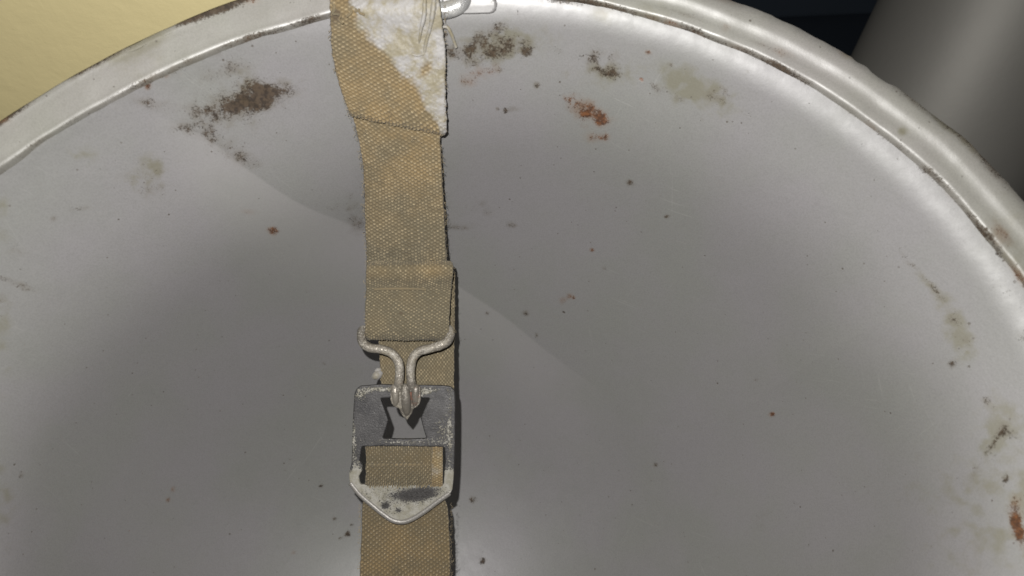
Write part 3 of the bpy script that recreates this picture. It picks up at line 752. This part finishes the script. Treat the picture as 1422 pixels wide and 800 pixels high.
# ------------------------------------------------------------------ buckle strap
bz = sd(620)-.0022
buckle_strap = empty('strap_with_buckle', tuple(at(560, 720, sd(720))), 'tan webbing strap threaded through a worn dark metal buckle below the hook', 'strap')
def buckle_wear(V):
    x, y, _ = proj(V); n = vnoise(V, 300, 5., 3)-.5
    o = np.zeros((len(V), 4))
    o[:, 0] = .95*sm((y-648-.10*(x-490)+(x-520).clip(0)*.15)/14)*(1-sm((y-722)/6))
    o[:, 0] += gb(x, y, 502, 548, 12, 9)*.62 + gb(x, y, 495, 640, 6, 22)*.42 + gb(x, y, 505, 655, 18, 12)*.6 + gb(x, y, 530, 540, 26, 5)*.42 + gb(x, y, 590, 546, 16, 6, -20)*.7
    o[:, 0] += gb(x, y, 612, 590, 18, 26)*.34 + gb(x, y, 560, 614, 66, 6)*.52 + gb(x, y, 560, 541, 60, 4)*.45 + gb(x, y, 625, 560, 4, 60)*.42 + gb(x, y, 491, 600, 3.5, 40)*.5 + gb(x, y, 618, 600, 14, 12)*.2 + gb(x, y, 624, 640, 5, 30)*.35
    dk = gb(x, y, 566, 688, 40, 12, -4)*.80 + gb(x, y, 535, 703, 7, 5)*.9 + gb(x, y, 553, 709, 6, 4)*.8 + gb(x, y, 592, 683, 24, 12, -14)*.55
    o[:, 1] = dk; o[:, 0] -= dk*.2
    o[:, 0] += n*.25*(o[:, 0] > .05)
    ee = sm((y-(np.interp(x, [484, 515, 545, 560, 578, 600, 628], [672, 699, 721, 724, 717, 702, 680])-1))/3.5)
    o[:, 3] = ee*.9
    return np.clip(o, 0, 1.2)
outer = roundp([(500, 536), (530, 534), (562, 535), (595, 535), (621, 536), (629, 540), (632, 550), (632, 590), (631, 640), (629, 672), (626, 684), (612, 695), (596, 706), (580, 718), (566, 725), (553, 726), (541, 722), (525, 710), (508, 695), (492, 681), (485, 668), (485, 655), (488, 640), (489, 600), (491, 560), (493, 543)], 150)
hole1 = [(528, 553), (560, 552), (597, 553), (592, 562), (584, 581), (589, 600), (592, 609), (560, 610), (531, 609), (536, 595), (539, 583), (533, 566)]
hole2 = [(502, 620), (560, 620), (617, 621), (618, 640), (616, 673), (560, 674), (500, 673), (498, 662), (503, 653), (503, 646), (499, 640), (501, 630)]
bd = lambda x, y: bz + (y-630)*.000004
buckle = plate('buckle', [outer, hole1, hole2], bd, .0014, MAT_BUCKLE, buckle_strap, .00024, buckle_wear)
# rolled bright lip along the pointed lower edge
lip = [(487, 672), (500, 688), (516, 702), (532, 715), (546, 724), (560, 726), (574, 721), (590, 711), (606, 699), (624, 686)]
tube('buckle_lip', [at(x, y-1.5, bz+.0007) for x, y in lip], .0008, MAT_BUCKLE, buckle, wear=(.0, 0, 0, .45), rough=.00003)
lp = bpy.data.objects['buckle_lip']; lp.parent = buckle; lp.matrix_parent_inverse = buckle.matrix_world.inverted() if False else Matrix.Identity(4)

st = [(498, 900, .2150, 627, 900, .2150), (500, 840, .2152, 626, 840, .2150), (500, 790, .2152, 625, 790, .2152), (502, 740, bz+.0030, 624, 740, bz+.0030),
      (503, 705, bz+.0030, 622, 705, bz+.0030), (505, 684, bz+.0024, 612, 684, bz+.0024), (506, 674, bz+.0008, 606, 674, bz+.0008), (507, 667, bz-.0008, 602, 667, bz-.0008), (508, 655, bz-.0017, 601, 655, bz-.0017),
      (508, 640, bz-.0018, 601, 640, bz-.0018), (508, 629, bz-.0008, 601, 629, bz-.0008), (507, 622, bz+.0006, 602, 622, bz+.0006), (508, 617, bz+.0026, 603, 617, bz+.0026), (508, 609, bz+.0031, 603, 609, bz+.0031)]
webbing('webbing', st, buckle_strap, colour=col_lower, seed=41., pitch=(.00078, .00062), kind='twill', amp=.00042, frayR=.00025)
def col_tan(W4, x, y, P, u): W4[..., 1] = 1.5; W4[..., 3] = 0.36
st = [(599, 676, bz+.0012, 616, 676, bz+.0012), (599, 668, bz-.0008, 615, 668, bz-.0006), (599, 655, bz-.0019, 615, 655, bz-.0014), (599, 640, bz-.0020, 615, 640, bz-.0014), (600, 629, bz-.0014, 615, 629, bz-.0010), (600, 620, bz+.0012, 615, 620, bz+.0012)]
webbing('tan_end_binding', st, buckle_strap, colour=col_tan, seed=51., width_n=40, pitch=(.0007, .0004), amp=.00012, th=.0010, frayL=.0001, frayR=.0001)
# row of pale stitches across the folded webbing
sbm = []
for i, x in enumerate(np.r_[np.arange(512, 600, 6.2)]):
    o = thread('stitch', [(x, 646.5, bz-.0018), (x+1.7, 645, bz-.0022), (x+3.6, 645.5, bz-.0018)], .00042 if (x < 533 or 545 < x < 585) else .00028, buckle_strap, .22, .6)

def fibres(name, root, n, xlf, xrf, df, y0, y1, seed):
    r = np.random.default_rng(seed); VV = []; QQ = []
    for i in range(n):
        y = r.uniform(y0, y1); e = r.random()
        a_, b_ = xlf(y), xrf(y)
        if e < .36: x = a_-r.uniform(-1, .5); dx = -abs(r.normal(2.0, 1.6))
        elif e < .72: x = b_+r.uniform(-.5, 1); dx = abs(r.normal(2.0, 1.6))
        else: x = r.uniform(a_, b_); dx = r.normal(0, 3)
        dy = r.normal(0, 3.0); z = df(y)-.0009
        p = np.array([at(x, y, z+.0006), at(x+dx*.4+r.normal(0, .6), y+dy*.4, z-.0004), at(x+dx*.8, y+dy*.7+r.normal(0, .9), z-.0006), at(x+dx, y+dy*1.1, z-.0003+r.normal(0, .0003))])
        q = spline(p, 7); rr = .000034*r.uniform(.6, 1.5)
        t = np.gradient(q, axis=0); t /= np.linalg.norm(t, axis=1, keepdims=True)
        N = np.cross(t, MN[:, 2]); N /= np.linalg.norm(N, axis=1, keepdims=True); B = np.cross(t, N)
        base = len(VV)*21
        VV.append(np.concatenate([q[:, None]+rr*(math.cos(a)*N+math.sin(a)*B)[:, None] for a in (0, 2.09, 4.19)], 1).reshape(-1, 3))
        QQ.append(grid_quads(3, 7, wrap=True)+base)
    o = mesh_np(name, np.vstack(VV), np.vstack(QQ), MAT_WEB); o['kind'] = 'stuff'
    set_col(o, 'weave', np.tile([1.0, .6, 0, .1], (len(o.data.vertices), 1)))
    fix(o, root)
fibres('loose_fibres', hook_strap, 620, lambda y: xl(min(y, 470))-(0 if y < 470 else -18), lambda y: xr(y)+(5 if (y < 185 or y > 370) else 0), lambda y: sd(y)-(.0022 if (y < 180 or y > 370) else 0), 2, 468, 3)
fibres('loose_fibres', buckle_strap, 190, lambda y: 501, lambda y: 625, lambda y: bz+.0030, 700, 805, 4)

# ------------------------------------------------------------------ loop and its welded plate
lz = sd(0)+.0004
lp_pts = [(466, -78, lz+.0030), (458, -40, lz+.0024), (456, -12, lz+.0012), (466, 8, lz), (490, 13, lz), (540, 14, lz), (600, 15, lz), (624, 13, lz), (641, 4, lz), (650, -12, lz+.0012), (653, -40, lz+.0024), (646, -78, lz+.0030)]
tube('strap_loop', [at(*p) for p in lp_pts], .00205, MAT_LOOP, helmet, seg=24, wear=wearf(.25, 0, 0, 3.))
def draped(name, outline, thick, mat, root, n=40):
    """thin plate laid on the bowl: outline in photo pixels"""
    xs = [p[0] for p in outline]; ys = [p[1] for p in outline]
    x0, x1, y0, y1 = min(xs), max(xs), min(ys), max(ys); rad = 10.
    Vv = []; nx, ny = 90, 50
    for j in range(ny):
        for i in range(nx):
            x = x0-3+(x1-x0+6)*i/(nx-1); y = y0-3+(y1-y0+6)*j/(ny-1)
            sy = (x-x0)*-.02
            qx = max(x0+rad-x, x-(x1-rad), 0); qy = max(y0+rad-y, y-(y1-rad)-sy, 0)
            sdv = rad-math.hypot(qx, qy)
            p, nn, dd = hit(x, y)
            k_ = 0
            while p is None and k_ < 12:
                k_ += 1; p, nn, dd = hit(x, y+8*k_)
            h = thick*float(sm(np.array((sdv+.6)/2.4)))-.0005*(sdv < -.6)
            Vv.append(p+nn*h)
    return fix(mesh_np(name, Vv, grid_quads(nx, ny), mat), root)
pl = draped('loop_plate', [(475, -5), (690, -5), (690, 23), (475, 23)], .0011, MAT_SHELL, helmet)

# ------------------------------------------------------------------ surroundings
def simple(name, col, rough, bumpsc=None, bumpd=.0003, metallic=0., var=.1, spec=.4):
    k = NT(name); n1 = k.noise(12, 4); n2 = k.noise(bumpsc or 200, 5, .6)
    cc = k.mix(k.ss(n1, .3, .7), c4(*col), c4(*(c*(1-var) for c in col)))
    k.l(cc, k.b.inputs['Base Color']); k.b.inputs['Roughness'].default_value = rough; k.b.inputs['Metallic'].default_value = metallic
    k.b.inputs['Specular IOR Level'].default_value = spec
    if bumpsc: k.l(k.bump(n2, bumpd, 1.), k.b.inputs['Normal'])
    return k.m
M_WALL = simple('cream_wall_paint', (.375, .322, .172), .6, 260, .0002, var=.05)
M_TOP = simple('dark_counter', (.022, .028, .038), .5, 300, .0002)
M_NAVY = simple('dark_navy_paint', (.026, .034, .046), .5, 300, .0002)
M_CAN = simple('satin_grey_metal', (.20, .193, .175), .60, 90, .0001, metallic=.4)

def box(name, lo, hi, mat, bev=.002):
    bm = bmesh.new(); bmesh.ops.create_cube(bm, size=1)
    for v in bm.verts:
        v.co = Vector([lo[i]+(v.co[i]+.5)*(hi[i]-lo[i]) for i in range(3)])
    bmesh.ops.bevel(bm, geom=bm.edges[:], offset=bev, segments=3, affect='EDGES')
    me = bpy.data.meshes.new(name); bm.to_mesh(me); bm.free(); me.materials.append(mat)
    o = bpy.data.objects.new(name, me); C.objects.link(o); return o
HP = (V2[::7] @ np.array(GR.to_3x3()).T)
cz0 = float(HP[:, 2].min())-.0006           # the crown rests on the counter
wy = float(HP[:, 1].max())+.004
ct = box('counter', (-.8, -.6, cz0-.03), (.9, .95, cz0), M_TOP); ct['kind'] = 'structure'
wl = box('wall', (-.8, wy, cz0+.001), (.030, wy+.09, .7), M_WALL, .004); wl['kind'] = 'structure'
nv_ = box('dark_panel', (.0, .40, cz0+.001), (.7, .43, .7), M_NAVY, .003)
nv_['label'] = 'dark navy panel standing in the gap between the cream wall and the grey pipe'; nv_['category'] = 'panel'
GN = np.array(GR.to_3x3())
def pipe():
    R0 = .047; dep = .34
    ax = GN @ MN @ np.array([.37, .925, .24]); ax /= np.linalg.norm(ax)
    e = GN @ at(1201, 37, dep)                      # on its left outline
    side = np.cross(ax, GN @ ray(1201, 37)); side /= np.linalg.norm(side)
    if (side @ (GN @ MN[:, 0])) < 0: side = -side
    c = e + side*R0
    t0 = (cz0 + .0005 + R0*math.hypot(ax[0], ax[1]) - c[2])/ax[2]   # foot on the counter
    foot = c + ax*t0
    root = empty('metal_pipe', (foot[0], foot[1], cz0), 'thick satin grey metal pipe leaning behind the right side of the helmet', 'pipe')
    root.matrix_world = Matrix.Translation(Vector(foot)) @ Vector(ax).to_track_quat('Z', 'Y').to_matrix().to_4x4()
    L = .62; n = 128; a = np.linspace(0, 2*np.pi, n, endpoint=False)
    for nm, pr in (('tube', [(R0-.004, .003), (R0-.003, 0), (R0-.0006, .0002), (R0, .001), (R0, L), (R0-.0006, L+.0008), (R0-.003, L+.001), (R0-.004, L-.003), (R0-.004, .003)]),
                   ('end_cap', [(0, L-.006), (R0-.0042, L-.006), (R0-.0042, L-.004), (0, L-.004)])):
        V = np.array([[r*math.cos(t), r*math.sin(t), z] for r, z in pr for t in a])
        mesh_np(nm, V, grid_quads(n, len(pr), wrap=True), M_CAN, root)
pipe()
for r_ in (helmet, hook_strap, buckle_strap):
    r_.matrix_world = GR @ Matrix.Translation(r_.location)
